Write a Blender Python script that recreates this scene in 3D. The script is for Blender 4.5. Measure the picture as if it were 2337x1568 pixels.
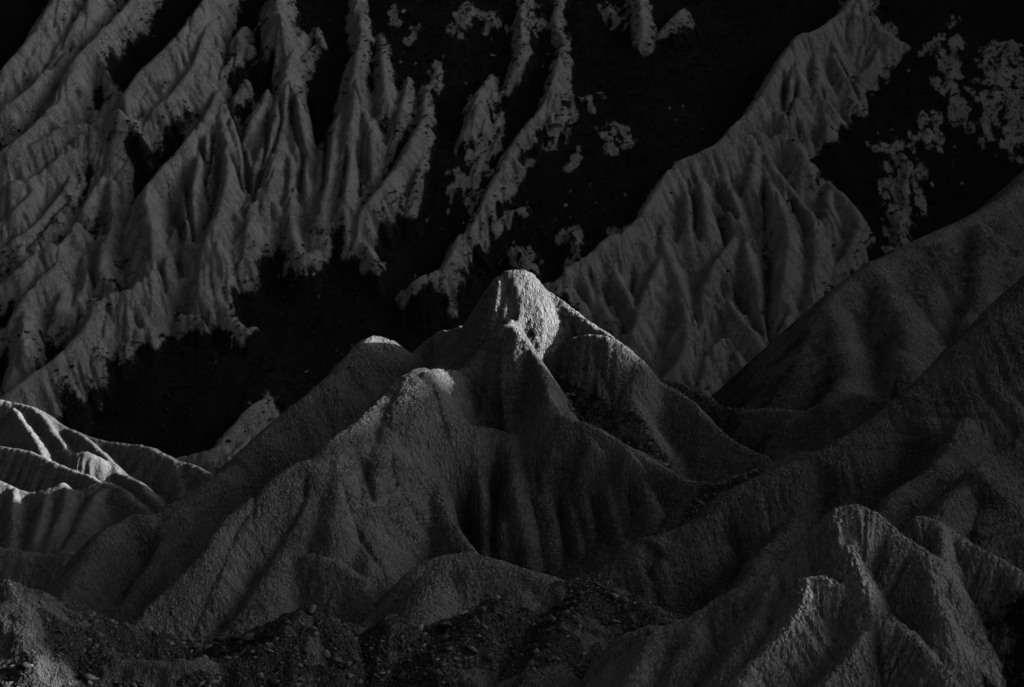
import bpy, math, random
import numpy as np

for o in list(bpy.data.objects):
    bpy.data.objects.remove(o, do_unlink=True)
scn = bpy.context.scene
COL = scn.collection
R = math.radians

# ------------------------------------------------------------------ camera
PITCH, HFOV = 14.0, 30.0
W, H = 1024.0, 687.0
FPX = (W / 2) / math.tan(R(HFOV / 2))
cam_d = bpy.data.cameras.new('camera')
cam_d.sensor_width = 36.0
cam_d.lens = 18.0 / math.tan(R(HFOV / 2))
cam_d.clip_start = 1.0
cam_d.clip_end = 6000.0
cam_d.dof.use_dof = True
cam_d.dof.focus_distance = 125.0
cam_d.dof.aperture_fstop = 0.5
cam = bpy.data.objects.new('camera', cam_d)
cam.rotation_euler = (R(90 - PITCH), 0, 0)
COL.objects.link(cam)
scn.camera = cam

# ------------------------------------------------------------------ sky, sun, exposure
SUN_AZ, SUN_EL = 8.0, 17.0          # azimuth from +X towards +Y
world = bpy.data.worlds.new('World')
scn.world = world
world.use_nodes = True
wn, wl = world.node_tree.nodes, world.node_tree.links
wn.clear()
sky = wn.new('ShaderNodeTexSky')
sky.sky_type = 'NISHITA'
sky.sun_disc = False
sky.sun_elevation = R(SUN_EL)
sky.sun_rotation = R(90 - SUN_AZ)
sky.dust_density = 8.0
sky.air_density = 0.4
bw = wn.new('ShaderNodeRGBToBW')      # black and white picture
bg = wn.new('ShaderNodeBackground')
bg.inputs['Strength'].default_value = 0.014
wo = wn.new('ShaderNodeOutputWorld')
wl.new(sky.outputs[0], bw.inputs[0])
wl.new(bw.outputs[0], bg.inputs['Color'])
wl.new(bg.outputs[0], wo.inputs[0])

sun_d = bpy.data.lights.new('sun', 'SUN')
sun_d.energy = 2.3
sun_d.angle = R(1.2)
sun = bpy.data.objects.new('sun', sun_d)
SV = np.array([math.cos(R(SUN_EL)) * math.cos(R(SUN_AZ)),
               math.cos(R(SUN_EL)) * math.sin(R(SUN_AZ)), math.sin(R(SUN_EL))])
sun.rotation_euler = (R(90 - SUN_EL), 0, R(90 + SUN_AZ))
COL.objects.link(sun)

scn.view_settings.view_transform = 'Standard'
scn.view_settings.look = 'None'
scn.view_settings.gamma = 1.0
scn.view_settings.use_curve_mapping = False
scn.view_settings.exposure = 1.92
scn.render.engine = 'CYCLES'
scn.cycles.max_bounces = 2
scn.cycles.diffuse_bounces = 0

# ------------------------------------------------------------------ helpers
CP, SP = math.cos(R(PITCH)), math.sin(R(PITCH))
K = 1024.0 / 2336.0                   # the photograph was measured 2336 wide


def ray(px, py):
    u = (px * K - W / 2) / FPX
    v = (H / 2 - py * K) / FPX
    return np.array([u, CP + v * SP, -SP + v * CP])


def at(px, py, D):
    d = ray(px, py)
    return d * (D / d[1])


def pl(pts, D0=None, D1=None):
    """polyline of measured points; depth given per point or run from D0 to D1"""
    n = len(pts)
    out = []
    for i, p in enumerate(pts):
        D = p[2] if len(p) > 2 else D0 + (D1 - D0) * i / max(1, n - 1)
        out.append(at(p[0], p[1], D))
    return np.array(out)


def _hash(ix, iy, seed):
    h = (ix.astype(np.int64) * 374761393 + iy.astype(np.int64) * 668265263 + seed * 974634777) & 0xFFFFFFFF
    h = ((h ^ (h >> 13)) * 1274126177) & 0xFFFFFFFF
    return ((h ^ (h >> 16)) & 0xFFFF) / 65535.0


def noise(x, y, seed=0):
    """gradient noise, about -1..1"""
    x = np.asarray(x, float); y = np.asarray(y, float)
    ix, iy = np.floor(x), np.floor(y)
    fx, fy = x - ix, y - iy
    ux, uy = fx * fx * (3 - 2 * fx), fy * fy * (3 - 2 * fy)
    def g(dx, dy):
        a = _hash(ix + dx, iy + dy, seed) * 2 * math.pi
        return np.cos(a) * (fx - dx) + np.sin(a) * (fy - dy)
    a = g(0, 0) * (1 - ux) + g(1, 0) * ux
    b = g(0, 1) * (1 - ux) + g(1, 1) * ux
    return (a * (1 - uy) + b * uy) * 1.5


def fbm(x, y, seed=0, o=4):
    s, a = 0, 1.0
    for i in range(o):
        s = s + a * noise(x * 2 ** i, y * 2 ** i, seed + i * 17)
        a *= 0.5
    return s


def cells(x, y, seed=0):
    """distance to nearest and second nearest cell centre"""
    ix, iy = np.floor(x), np.floor(y)
    f1 = np.full(x.shape, 9.0); f2 = np.full(x.shape, 9.0)
    for dx in (-1, 0, 1):
        for dy in (-1, 0, 1):
            cx = ix + dx + _hash(ix + dx, iy + dy, seed)
            cy = iy + dy + _hash(ix + dx, iy + dy, seed + 5)
            d = np.hypot(x - cx, y - cy)
            f2 = np.minimum(f2, np.maximum(f1, d))
            f1 = np.minimum(f1, d)
    return f1, f2


def sstep(a, b, x):
    t = np.clip((x - a) / (b - a), 0, 1)
    return t * t * (3 - 2 * t)


class Terrain:
    def __init__(self, x0, x1, y0, y1, res, floor):
        self.x0, self.y0, self.res = x0, y0, res
        self.nx = int((x1 - x0) / res) + 1
        self.ny = int((y1 - y0) / res) + 1
        self.X, self.Y = np.meshgrid(x0 + np.arange(self.nx) * res, y0 + np.arange(self.ny) * res)
        self.floor = floor
        self.Z = np.full(self.X.shape, float(floor)) if np.isscalar(floor) else floor(self.X, self.Y)
        self.wx = noise(self.X / 5.0, self.Y / 5.0, 91) * 0.8 + noise(self.X / 1.7, self.Y / 1.7, 92) * 0.22
        self.attr = {}

    def win(self, xa, xb, ya, yb):
        i0 = max(0, int((xa - self.x0) / self.res)); i1 = min(self.nx, int((xb - self.x0) / self.res) + 2)
        j0 = max(0, int((ya - self.y0) / self.res)); j1 = min(self.ny, int((yb - self.y0) / self.res) + 2)
        return slice(j0, max(j0, j1)), slice(i0, max(i0, i1))

    def near(self, P, reach):
        s = self.win(P[:, 0].min() - reach, P[:, 0].max() + reach, P[:, 1].min() - reach, P[:, 1].max() + reach)
        X, Y = self.X[s], self.Y[s]
        if X.size == 0:
            return None
        best = np.full(X.shape, 1e9); zc = np.zeros(X.shape); tt = np.zeros(X.shape); sd = np.zeros(X.shape)
        L = 0.0
        for a, b in zip(P[:-1], P[1:]):
            dx, dy = b[0] - a[0], b[1] - a[1]
            l2 = dx * dx + dy * dy + 1e-9
            t = np.clip(((X - a[0]) * dx + (Y - a[1]) * dy) / l2, 0, 1)
            qx, qy = X - a[0] - t * dx, Y - a[1] - t * dy
            d = qx * qx + qy * qy
            m = d < best
            best = np.where(m, d, best)
            zc = np.where(m, a[2] + t * (b[2] - a[2]), zc)
            tt = np.where(m, L + t * math.sqrt(l2), tt)
            sd = np.where(m, np.sign(dx * qy - dy * qx), sd)
            L += math.sqrt(l2)
        return s, np.sqrt(best), zc, tt, sd, L

    def ridge(self, P, m=1.1, r=0.6, rill=0.5, lam=2.4, seed=0, k=0.35, ml=None, mr=None, reach=None, curve=0.0, gd=3.5):
        """raise a crest with flanks; ml/mr = slope on the left/right looking along the line"""
        P = np.asarray(P)
        # resample smooth
        if len(P) > 2:
            Q = [P[0]]
            for i in range(len(P) - 1):
                p0 = P[max(i - 1, 0)]; p1 = P[i]; p2 = P[i + 1]; p3 = P[min(i + 2, len(P) - 1)]
                for t in (0.25, 0.5, 0.75, 1.0):
                    Q.append(0.5 * (2 * p1 + (p2 - p0) * t + (2 * p0 - 5 * p1 + 4 * p2 - p3) * t * t + (3 * p1 - p0 - 3 * p2 + p3) * t ** 3))
            P = np.array(Q)
        ml = ml or m; mr = mr or m
        if reach is None:
            fl = self.floor if np.isscalar(self.floor) else P[:, 2].min() - 9
            reach = min(40.0, (P[:, 2].max() - fl) / min(ml, mr) + 2)
        q = self.near(P, reach)
        if q is None:
            return
        s, d, zc, t, sd, L = q
        X, Y = self.X[s], self.Y[s]
        mm = np.where(sd > 0, ml, mr)
        dd = np.sqrt(d * d + r * r) - r
        h = zc - mm * dd * (1 - curve * np.clip(dd / 14.0, 0, 0.6))
        if rill:
            u = (t + self.wx[s] * np.clip(d / 3, 0, 1)) / lam
            n1 = noise(u, sd * 7.3 + d * 0.03, seed + 3)
            n2 = noise(u * 2.3, sd * 3.1 + d * 0.05, seed + 9)
            g = np.clip(d / gd, 0, 1)
            g2 = np.clip((d - 0.14 * gd) / (0.57 * gd), 0, 1)
            h -= rill * (g * np.exp(-(n1 / 0.16) ** 2) + 0.32 * g2 * np.exp(-(n2 / 0.18) ** 2) + 0.5 * g * (0.4 - np.abs(n1)))
            n3 = noise(u * 6.1 + 0.2 * self.wx[s], sd * 5.7 + d * 0.12, seed + 21)
            h -= 0.05 * g2 * (1 - np.abs(n3) * 2)
        Z = self.Z[s]
        df = np.clip(0.5 + 0.5 * (h - Z) / k, 0, 1)
        self.Z[s] = Z * (1 - df) + h * df + k * df * (1 - df)

    def carve(self, P, depth=0.6, w=0.5):
        P = np.asarray(P)
        q = self.near(P, 4 * w)
        if q is None:
            return
        s, d, zc, t, sd, L = q
        d = np.abs(d + self.wx[s] * 0.3 * w)
        self.Z[s] -= depth * np.exp(-(d / w)) * sstep(0, 0.15 * L, t)

    def hit(self, px, py):
        """first point where the line of sight meets this ground"""
        d = ray(px, py)
        ys = np.arange(self.y0, self.y0 + (self.ny - 1) * self.res, self.res * 0.7)
        xs, zs = d[0] / d[1] * ys, d[2] / d[1] * ys
        z = self.height(xs, ys)
        w = np.nonzero((z >= zs))[0]
        if len(w) == 0:
            return None
        return np.array([xs[w[0]], ys[w[0]], z[w[0]]])

    def height(self, x, y, A=None):
        A = self.Z if A is None else A
        i = np.clip(((np.asarray(x) - self.x0) / self.res), 0, self.nx - 2)
        j = np.clip(((np.asarray(y) - self.y0) / self.res), 0, self.ny - 2)
        ii, jj = i.astype(int), j.astype(int)
        fi, fj = i - ii, j - jj
        return (A[jj, ii] * (1 - fi) * (1 - fj) + A[jj, ii + 1] * fi * (1 - fj)
                + A[jj + 1, ii] * (1 - fi) * fj + A[jj + 1, ii + 1] * fi * fj)

    def slope(self):
        gy, gx = np.gradient(self.Z, self.res)
        return np.hypot(gx, gy)

    def crust(self, cell=0.36, amp=0.05, seed=3):
        """popcorn crust: lumps parted by real grooves, longer down the steep faces"""
        wx = 0.45 * noise(self.X / (cell * 1.7), self.Y / (cell * 1.7), seed + 31)
        wy = 0.45 * noise(self.X / (cell * 1.7), self.Y / (cell * 1.7), seed + 32)
        f1, f2 = cells(self.X / cell + wx, self.Y / cell + wy, seed)
        pat = sstep(-0.35, 0.35, fbm(self.X / 4.5, self.Y / 4.5, seed + 40, 3))
        g1, g2 = cells(self.X / (cell * 2.6) + wx, self.Y / (cell * 2.6) + wy, seed + 2)
        self.Z -= amp * (0.5 + 1.3 * pat) * np.exp(-((f2 - f1) / 0.16) ** 2)
        self.Z -= amp * (1.3 - pat) * np.exp(-((g2 - g1) / 0.07) ** 2)
        self.Z -= amp * 0.5 * f1
        self.Z += amp * 0.9 * fbm(self.X / 0.9, self.Y / 0.9, seed + 4, 3)

    def build(self, name, material, keep=None, smooth=True):
        idx = np.arange(self.nx * self.ny).reshape(self.ny, self.nx)
        q = np.stack([idx[:-1, :-1], idx[:-1, 1:], idx[1:, 1:], idx[1:, :-1]], -1).reshape(-1, 4)
        if keep is not None:
            kq = (keep[:-1, :-1] | keep[:-1, 1:] | keep[1:, 1:] | keep[1:, :-1]).ravel()
            q = q[kq]
        used = np.zeros(self.nx * self.ny, bool); used[q.ravel()] = True
        remap = np.cumsum(used) - 1
        q = remap[q]
        co = np.stack([self.X, self.Y, self.Z], -1).reshape(-1, 3)[used]
        me = bpy.data.meshes.new(name)
        me.vertices.add(len(co)); me.vertices.foreach_set('co', co.astype(np.float32).ravel())
        me.loops.add(q.size); me.loops.foreach_set('vertex_index', q.astype(np.int32).ravel())
        me.polygons.add(len(q))
        me.polygons.foreach_set('loop_start', np.arange(0, q.size, 4, dtype=np.int32))
        me.polygons.foreach_set('loop_total', np.full(len(q), 4, np.int32))
        me.update(calc_edges=True)
        me.polygons.foreach_set('use_smooth', np.ones(len(q), bool))
        for k, A in self.attr.items():
            at_ = me.attributes.new(k, 'FLOAT', 'POINT')
            at_.data.foreach_set('value', A.ravel()[used].astype(np.float32))
        me.materials.append(material)
        o = bpy.data.objects.new(name, me)
        COL.objects.link(o)
        o['kind'] = 'structure'
        print(name, len(co), 'verts')
        return o


def in_poly(T, poly):
    """vertices of T inside a plan polygon"""
    x, y = T.X, T.Y
    c = np.zeros(x.shape, bool)
    n = len(poly)
    for i in range(n):
        a, b = poly[i], poly[(i + 1) % n]
        if a[1] == b[1]:
            continue
        c ^= ((a[1] > y) != (b[1] > y)) & (x < (b[0] - a[0]) * (y - a[1]) / (b[1] - a[1]) + a[0])
    return c


def blur(A, n):
    A = A.astype(float)
    for _ in range(n):
        A[1:-1, :] = (A[:-2, :] + A[2:, :] + 2 * A[1:-1, :]) / 4
        A[:, 1:-1] = (A[:, :-2] + A[:, 2:] + 2 * A[:, 1:-1]) / 4
    return A


# ------------------------------------------------------------------ materials
class NT:
    def __init__(self, name):
        self.m = bpy.data.materials.new(name)
        self.m.use_nodes = True
        self.t = self.m.node_tree
        self.t.nodes.clear()

    def n(self, typ, **kw):
        nd = self.t.nodes.new(typ)
        for k, v in kw.items():
            if k[0] == '_':
                k = k[1:]
                nd.inputs[int(k) if k.isdigit() else k.replace('__', ' ')].default_value = v
            else:
                setattr(nd, k, v)
        return nd

    def l(self, a, b):
        self.t.links.new(a, b)

    def math(self, op, a, b=None, clamp=False):
        nd = self.n('ShaderNodeMath', operation=op, use_clamp=clamp)
        for i, v in enumerate((a, b)):
            if v is None:
                continue
            if isinstance(v, (int, float)):
                nd.inputs[i].default_value = v
            else:
                self.l(v, nd.inputs[i])
        return nd.outputs[0]

    def mix(self, f, a, b):
        nd = self.n('ShaderNodeMix', data_type='FLOAT')
        for i, v in zip((0, 2, 3), (f, a, b)):
            if isinstance(v, (int, float)):
                nd.inputs[i].default_value = v
            else:
                self.l(v, nd.inputs[i])
        return nd.outputs[0]

    def ramp(self, v, a, b):
        nd = self.n('ShaderNodeMapRange', interpolation_type='SMOOTHSTEP')
        self.l(v, nd.inputs[0])
        nd.inputs[1].default_value = a
        nd.inputs[2].default_value = b
        return nd.outputs[0]


def clay(name, albedo=0.32, cell=3.0, crack=0.05, grain=0.03, strata=0.12, zs=0.4, flute=0.08, scrub_shade_a=0.018, gravel_a=0.11, bump=1.0, bands=0.3):
    t = NT(name)
    geo = t.n('ShaderNodeNewGeometry')
    pos = geo.outputs['Position']
    mp = t.n('ShaderNodeMapping'); mp.inputs['Scale'].default_value = (1, 1, zs)
    t.l(pos, mp.inputs['Vector'])
    nz = t.n('ShaderNodeTexNoise', _Scale=1.4, _Detail=4.0)
    t.l(mp.outputs[0], nz.inputs['Vector'])
    add = t.n('ShaderNodeVectorMath', operation='MULTIPLY_ADD')
    t.l(nz.outputs['Color'], add.inputs[0]); add.inputs[1].default_value = (.9, .9, .9); t.l(mp.outputs[0], add.inputs[2])
    vo = t.n('ShaderNodeTexVoronoi', feature='DISTANCE_TO_EDGE', _Scale=cell)
    t.l(add.outputs[0], vo.inputs['Vector'])
    vo2 = t.n('ShaderNodeTexVoronoi', feature='F1', _Scale=cell * 1.25)
    t.l(add.outputs[0], vo2.inputs['Vector'])
    fine = t.n('ShaderNodeTexNoise', _Scale=cell * 1.1, _Detail=4.0, _Roughness=0.62)
    t.l(mp.outputs[0], fine.inputs['Vector'])
    mf = t.n('ShaderNodeMapping'); mf.inputs['Scale'].default_value = (1, 1, 0.13)
    t.l(pos, mf.inputs['Vector'])
    flt = t.n('ShaderNodeTexNoise', _Scale=cell * 0.85, _Detail=4.0, _Roughness=0.6)
    t.l(mf.outputs[0], flt.inputs['Vector'])
    nsep = t.n('ShaderNodeSeparateXYZ'); t.l(geo.outputs['True Normal'], nsep.inputs[0])
    steep = t.ramp(nsep.outputs[2], 0.85, 0.5)
    big = t.n('ShaderNodeTexNoise', _Scale=0.16, _Detail=4.0, _Roughness=0.6)
    t.l(pos, big.inputs['Vector'])
    # patchiness of the cracked crust
    pz = t.n('ShaderNodeTexNoise', _Scale=0.35, _Detail=2.0)
    t.l(pos, pz.inputs['Vector'])
    patch = t.ramp(pz.outputs[0], 0.32, 0.62)
    edge = t.ramp(vo.outputs['Distance'], 0.0, 0.2)
    # strata
    sep = t.n('ShaderNodeSeparateXYZ'); t.l(pos, sep.inputs[0])
    zz = t.math('ADD', sep.outputs[2], t.math('MULTIPLY', big.outputs[0], 2.5))
    cz = t.n('ShaderNodeCombineXYZ'); t.l(zz, cz.inputs[2])
    st = t.n('ShaderNodeTexNoise', _Scale=1.6, _Detail=3.0); t.l(cz.outputs[0], st.inputs['Vector'])
    bl_ = t.math('ABSOLUTE', t.math('SUBTRACT', st.outputs[0], 0.5))
    band = t.math('MULTIPLY', t.math('SUBTRACT', 1.0, t.ramp(bl_, 0.004, 0.022)), t.ramp(big.outputs[0], 0.5, 0.64))
    # colour
    c = t.math('MULTIPLY', albedo, t.math('ADD', 1.0 - 0.25, t.math('MULTIPLY', big.outputs[0], 0.5)))
    c = t.math('MULTIPLY', c, t.math('ADD', 1.0 - strata * .5, t.math('MULTIPLY', st.outputs[0], strata)))
    c = t.math('MULTIPLY', c, t.math('ADD', 0.8, t.math('MULTIPLY', fine.outputs[0], 0.4)))
    crackc = t.mix(patch, 1.0, t.mix(edge, 0.55, 1.0))  # cracks painted darker in place of the shade inside them
    c = t.math('MULTIPLY', c, crackc)
    c = t.math('MULTIPLY', c, t.math('SUBTRACT', 1.0, t.math('MULTIPLY', band, bands)))
    # gravel
    ga = t.n('ShaderNodeAttribute', attribute_name='gravel')
    gv = t.n('ShaderNodeTexVoronoi', feature='F1', _Scale=6.0)
    t.l(pos, gv.inputs['Vector'])
    gcol = t.math('MULTIPLY', t.math('ADD', 0.35, gv.outputs['Color']), gravel_a)
    gn = t.n('ShaderNodeTexNoise', _Scale=1.8, _Detail=6.0, _Roughness=0.75)
    t.l(pos, gn.inputs['Vector'])
    gf = t.ramp(t.math('ADD', ga.outputs['Fac'], t.math('MULTIPLY', t.math('SUBTRACT', gn.outputs[0], 0.5), 1.3)), 0.4, 0.65)
    c = t.mix(gf, c, gcol)
    # scrub-covered soil, also painted shade in gullies and the knoll's hollow
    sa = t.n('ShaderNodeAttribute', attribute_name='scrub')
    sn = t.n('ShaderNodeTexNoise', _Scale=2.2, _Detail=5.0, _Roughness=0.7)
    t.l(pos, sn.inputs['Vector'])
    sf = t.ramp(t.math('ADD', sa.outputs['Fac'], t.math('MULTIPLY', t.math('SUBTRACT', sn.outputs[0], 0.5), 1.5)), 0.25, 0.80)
    c = t.mix(sf, c, scrub_shade_a)
    # relief
    hgt = t.math('ADD', t.math('MULTIPLY', t.math('MULTIPLY', edge, patch), crack),
                 t.math('MULTIPLY', fine.outputs[0], grain))
    hgt = t.math('ADD', hgt, t.math('MULTIPLY', vo2.outputs['Distance'], -grain * 0.8))
    hgt = t.math('ADD', hgt, t.math('MULTIPLY', t.math('MULTIPLY', gv.outputs['Distance'], gf), -0.2))
    fl = t.math('MULTIPLY', t.math('MULTIPLY', flt.outputs[0], steep), flute)
    hgt = t.math('ADD', hgt, fl)
    hgt = t.math('ADD', hgt, t.math('MULTIPLY', band, -0.15 * bands))
    bp = t.n('ShaderNodeBump', _Strength=bump, _Distance=1.0)
    t.l(hgt, bp.inputs['Height'])
    bs = t.n('ShaderNodeBsdfPrincipled', _Roughness=0.95)
    bs.inputs['Specular IOR Level'].default_value = 0.15
    t.l(c, bs.inputs['Base Color'])
    t.l(bp.outputs[0], bs.inputs['Normal'])
    out = t.n('ShaderNodeOutputMaterial')
    t.l(bs.outputs[0], out.inputs[0])
    return t.m


def plain(name, a, rough=0.9, var=0.3):
    t = NT(name)
    geo = t.n('ShaderNodeNewGeometry')
    nz = t.n('ShaderNodeTexNoise', _Scale=6.0, _Detail=4.0); t.l(geo.outputs['Position'], nz.inputs['Vector'])
    c = t.math('MULTIPLY', a, t.math('ADD', 1 - var, t.math('MULTIPLY', nz.outputs[0], 2 * var)))
    bs = t.n('ShaderNodeBsdfPrincipled', _Roughness=rough)
    bs.inputs['Specular IOR Level'].default_value = 0.1
    t.l(c, bs.inputs['Base Color'])
    out = t.n('ShaderNodeOutputMaterial'); t.l(bs.outputs[0], out.inputs[0])
    return t.m


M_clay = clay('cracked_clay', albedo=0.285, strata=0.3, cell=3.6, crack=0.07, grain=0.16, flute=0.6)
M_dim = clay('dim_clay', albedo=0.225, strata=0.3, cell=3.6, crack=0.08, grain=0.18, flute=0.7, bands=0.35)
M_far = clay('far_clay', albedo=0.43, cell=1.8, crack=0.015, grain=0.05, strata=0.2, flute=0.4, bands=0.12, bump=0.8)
M_soft = clay('pale_clay', albedo=0.27, cell=2.0, crack=0.02, grain=0.05, strata=0.2, flute=0.2, bump=0.8)
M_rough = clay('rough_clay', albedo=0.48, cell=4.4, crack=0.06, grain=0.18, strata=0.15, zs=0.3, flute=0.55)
M_fore = clay('near_clay', albedo=0.22, cell=4.6, crack=0.06, grain=0.18, strata=0.15, flute=0.4)
M_ground = clay('valley_soil', albedo=0.2, cell=1.0)
M_shrub = plain('dark_scrub', 0.045, var=0.5)
M_rock = plain('grey_stone', 0.14, var=0.5)
_t = M_rock.node_tree
_g = [n for n in _t.nodes if n.type == 'NEW_GEOMETRY'][0]
_b = [n for n in _t.nodes if n.type == 'BSDF_PRINCIPLED'][0]
_m = _t.nodes.new('ShaderNodeMapRange'); _m.inputs[3].default_value = 0.04; _m.inputs[4].default_value = 0.30
_t.links.new(_g.outputs['Random Per Island'], _m.inputs[0]); _t.links.new(_m.outputs[0], _b.inputs['Base Color'])
M_pale_rock = plain('pale_stone', 0.40, var=0.2)

# ------------------------------------------------------------------ ground to the horizon
def sheet(name, x0, x1, y0, y1, z, m, n=40):
    T = Terrain(x0, x1, y0, y1, (x1 - x0) / n, z)
    T.Z += fbm(T.X / 300, T.Y / 300, 4) * 3
    return T.build(name, m)


sheet('ground', -2500, 2500, -500, 4500, -84.0, M_ground, 120)
# ------------------------------------------------------------------ added unseen terrain right of the frame, crest shaped to block the sun
TX = Terrain(90, 420, -160, 420, 2.0, -90.0)
prof = [(-60,-34),(60,-44.5),(92,-44.5),(92.1,-43.5),(95,-41.3),(95.8,-40),(97,-36),(101,-33),(106,-31),(112,-32),(118,-36),(128,-38.8),(131.5,-39.2),(133,-39.3),(135,-38.4),(137,-37.3),(138.3,-37.0),(139,-41.5),(140.6,-46.5),(142,-46.8),(144.6,-46.5),(146,-46),(149,-44),(152.6,-39.2),(155,-46),(156,-48.8),(162,-48.8),(168,-47.2),(176,-43.2),(185,-45),(215,-48),(241,-48),(287,-8),(300,6),(340,30)]
AB = 200.0
ca, sa = math.cos(R(SUN_AZ)), math.sin(R(SUN_AZ))
crest = np.array([(AB * ca - u * sa, AB * sa + u * ca, v + AB * math.tan(R(SUN_EL))) for u, v in prof])
q = TX.near(crest, 150)
s_, d_, zc_, t_, sd_, L_ = q
TX.Z[s_] = np.maximum(TX.Z[s_], zc_ - 1.3 * d_ + np.clip(d_ / 12, 0, 1) * fbm(TX.X[s_] / 22, TX.Y[s_] / 22, 15, 5) * 5)
o = TX.build('sun_blocker', M_far, keep=TX.Z > -88)
o['label'] = 'unseen terrain added on the right to block the sun'

# ------------------------------------------------------------------ far hillside with spurs and scrub
HS = 0.70


def hill_base(x, y):
    z = -66.8 + HS * (y - 230)
    z = np.where(y > 330, -66.8 + HS * 100 + (y - 330) * 0.25, z)
    z = z + fbm(x / 26, y / 26, 31, 3) * 1.6
    return z


TH = Terrain(-98, 98, 212, 340, 0.225, hill_base)
HB = TH.Z.copy()
BARE = np.full(TH.Z.shape, -1.0)
PATCH = np.zeros(TH.Z.shape)


def on_hill(px, py, h):
    d = ray(px, py)
    k = (-66.8 - HS * 230 + h) / (d[2] - HS * d[1])
    p = d * k
    return p


RNG = random.Random(7)


def spur(pts, w=60, m=1.45, rill=0.85, lam=1.9, seed=None, r=0.75, k=0.08):
    """w = half width of the bare spur in photograph units; one number or one per end"""
    n = len(pts)
    w0, w1 = (w, w) if np.isscalar(w) else w
    low = 0.4 if n <= 3 and max(w0, w1) <= 46 and pts[0][1] < 620 and pts[0][0] > 880 and not 1480 < pts[0][0] < 1960 else 1.0
    w0, w1 = w0 * (1.3 if low < 1 else 1), w1 * (1.3 if low < 1 else 1)
    P, Wd = [], []
    for i, p in enumerate(pts):
        f = i / max(1, n - 1)
        hw = (w0 + (w1 - w0) * f) * K * 0.136 * 1.15
        hw *= min(1.0, (0.35 if n > 3 else 0.7) + 2.5 * f) * (1.0 if f < 0.99 or n < 3 else 0.55)
        P.append(on_hill(p[0], p[1], hw * m * low + 0.25))
        Wd.append(hw)
    P = np.array(P)
    sd = seed if seed is not None else int(pts[0][0])
    q = TH.near(P, 14)
    if q is not None:
        s_, d_, zc_, t_, sd_, L_ = q
        hm = (1.0 if low == 1 else 1.5) * (w0 + (w1 - w0) * np.clip(t_ / max(L_, 0.1), 0, 1)) * K * 0.136 * 1.1
        bv = np.clip((1.0 if low == 1 else 0.62) - d_ / (hm + 0.2), -1, 1)
        BARE[s_] = np.maximum(BARE[s_], bv)
        if low < 1:
            PATCH[s_] = np.maximum(PATCH[s_], np.clip(bv * 2 + 1, 0, 1))
    TH.ridge(P, m=m, rill=rill, lam=lam, r=r, k=k, seed=sd, reach=12, gd=2.2)
    if low < 1:
        return
    # side ribs running off the crest downhill
    L = 0.0
    nxt = RNG.uniform(1.0, 2.5)
    side = RNG.choice((-1, 1))
    for i in range(n - 1):
        a, b = P[i], P[i + 1]
        l = math.hypot(*(b - a)[:2])
        while nxt < L + l:
            t = (nxt - L) / l
            c = a + (b - a) * t
            hw = Wd[i] + (Wd[i + 1] - Wd[i]) * t
            ln = hw * RNG.uniform(1.2, 2.4)
            ang = RNG.uniform(0.25, 0.75)
            e = c + np.array([side * ln * math.sin(ang), -ln * math.cos(ang), 0])
            e[2] = float(hill_base(e[0], e[1])) + 0.12 * hw
            mid = (c + e) / 2 + np.array([side * 0.1 * ln, 0, 0.10 * ln])
            c2 = c - np.array([0, 0, 0.15 * hw])
            TH.ridge(np.array([c2, mid, e]), m=1.9, rill=0.25, lam=1.2, r=0.75, k=0.06, seed=sd + int(nxt * 7), reach=8, gd=2.0)
            side = -side
            nxt += RNG.uniform(1.6, 3.6)
        L += l


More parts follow.
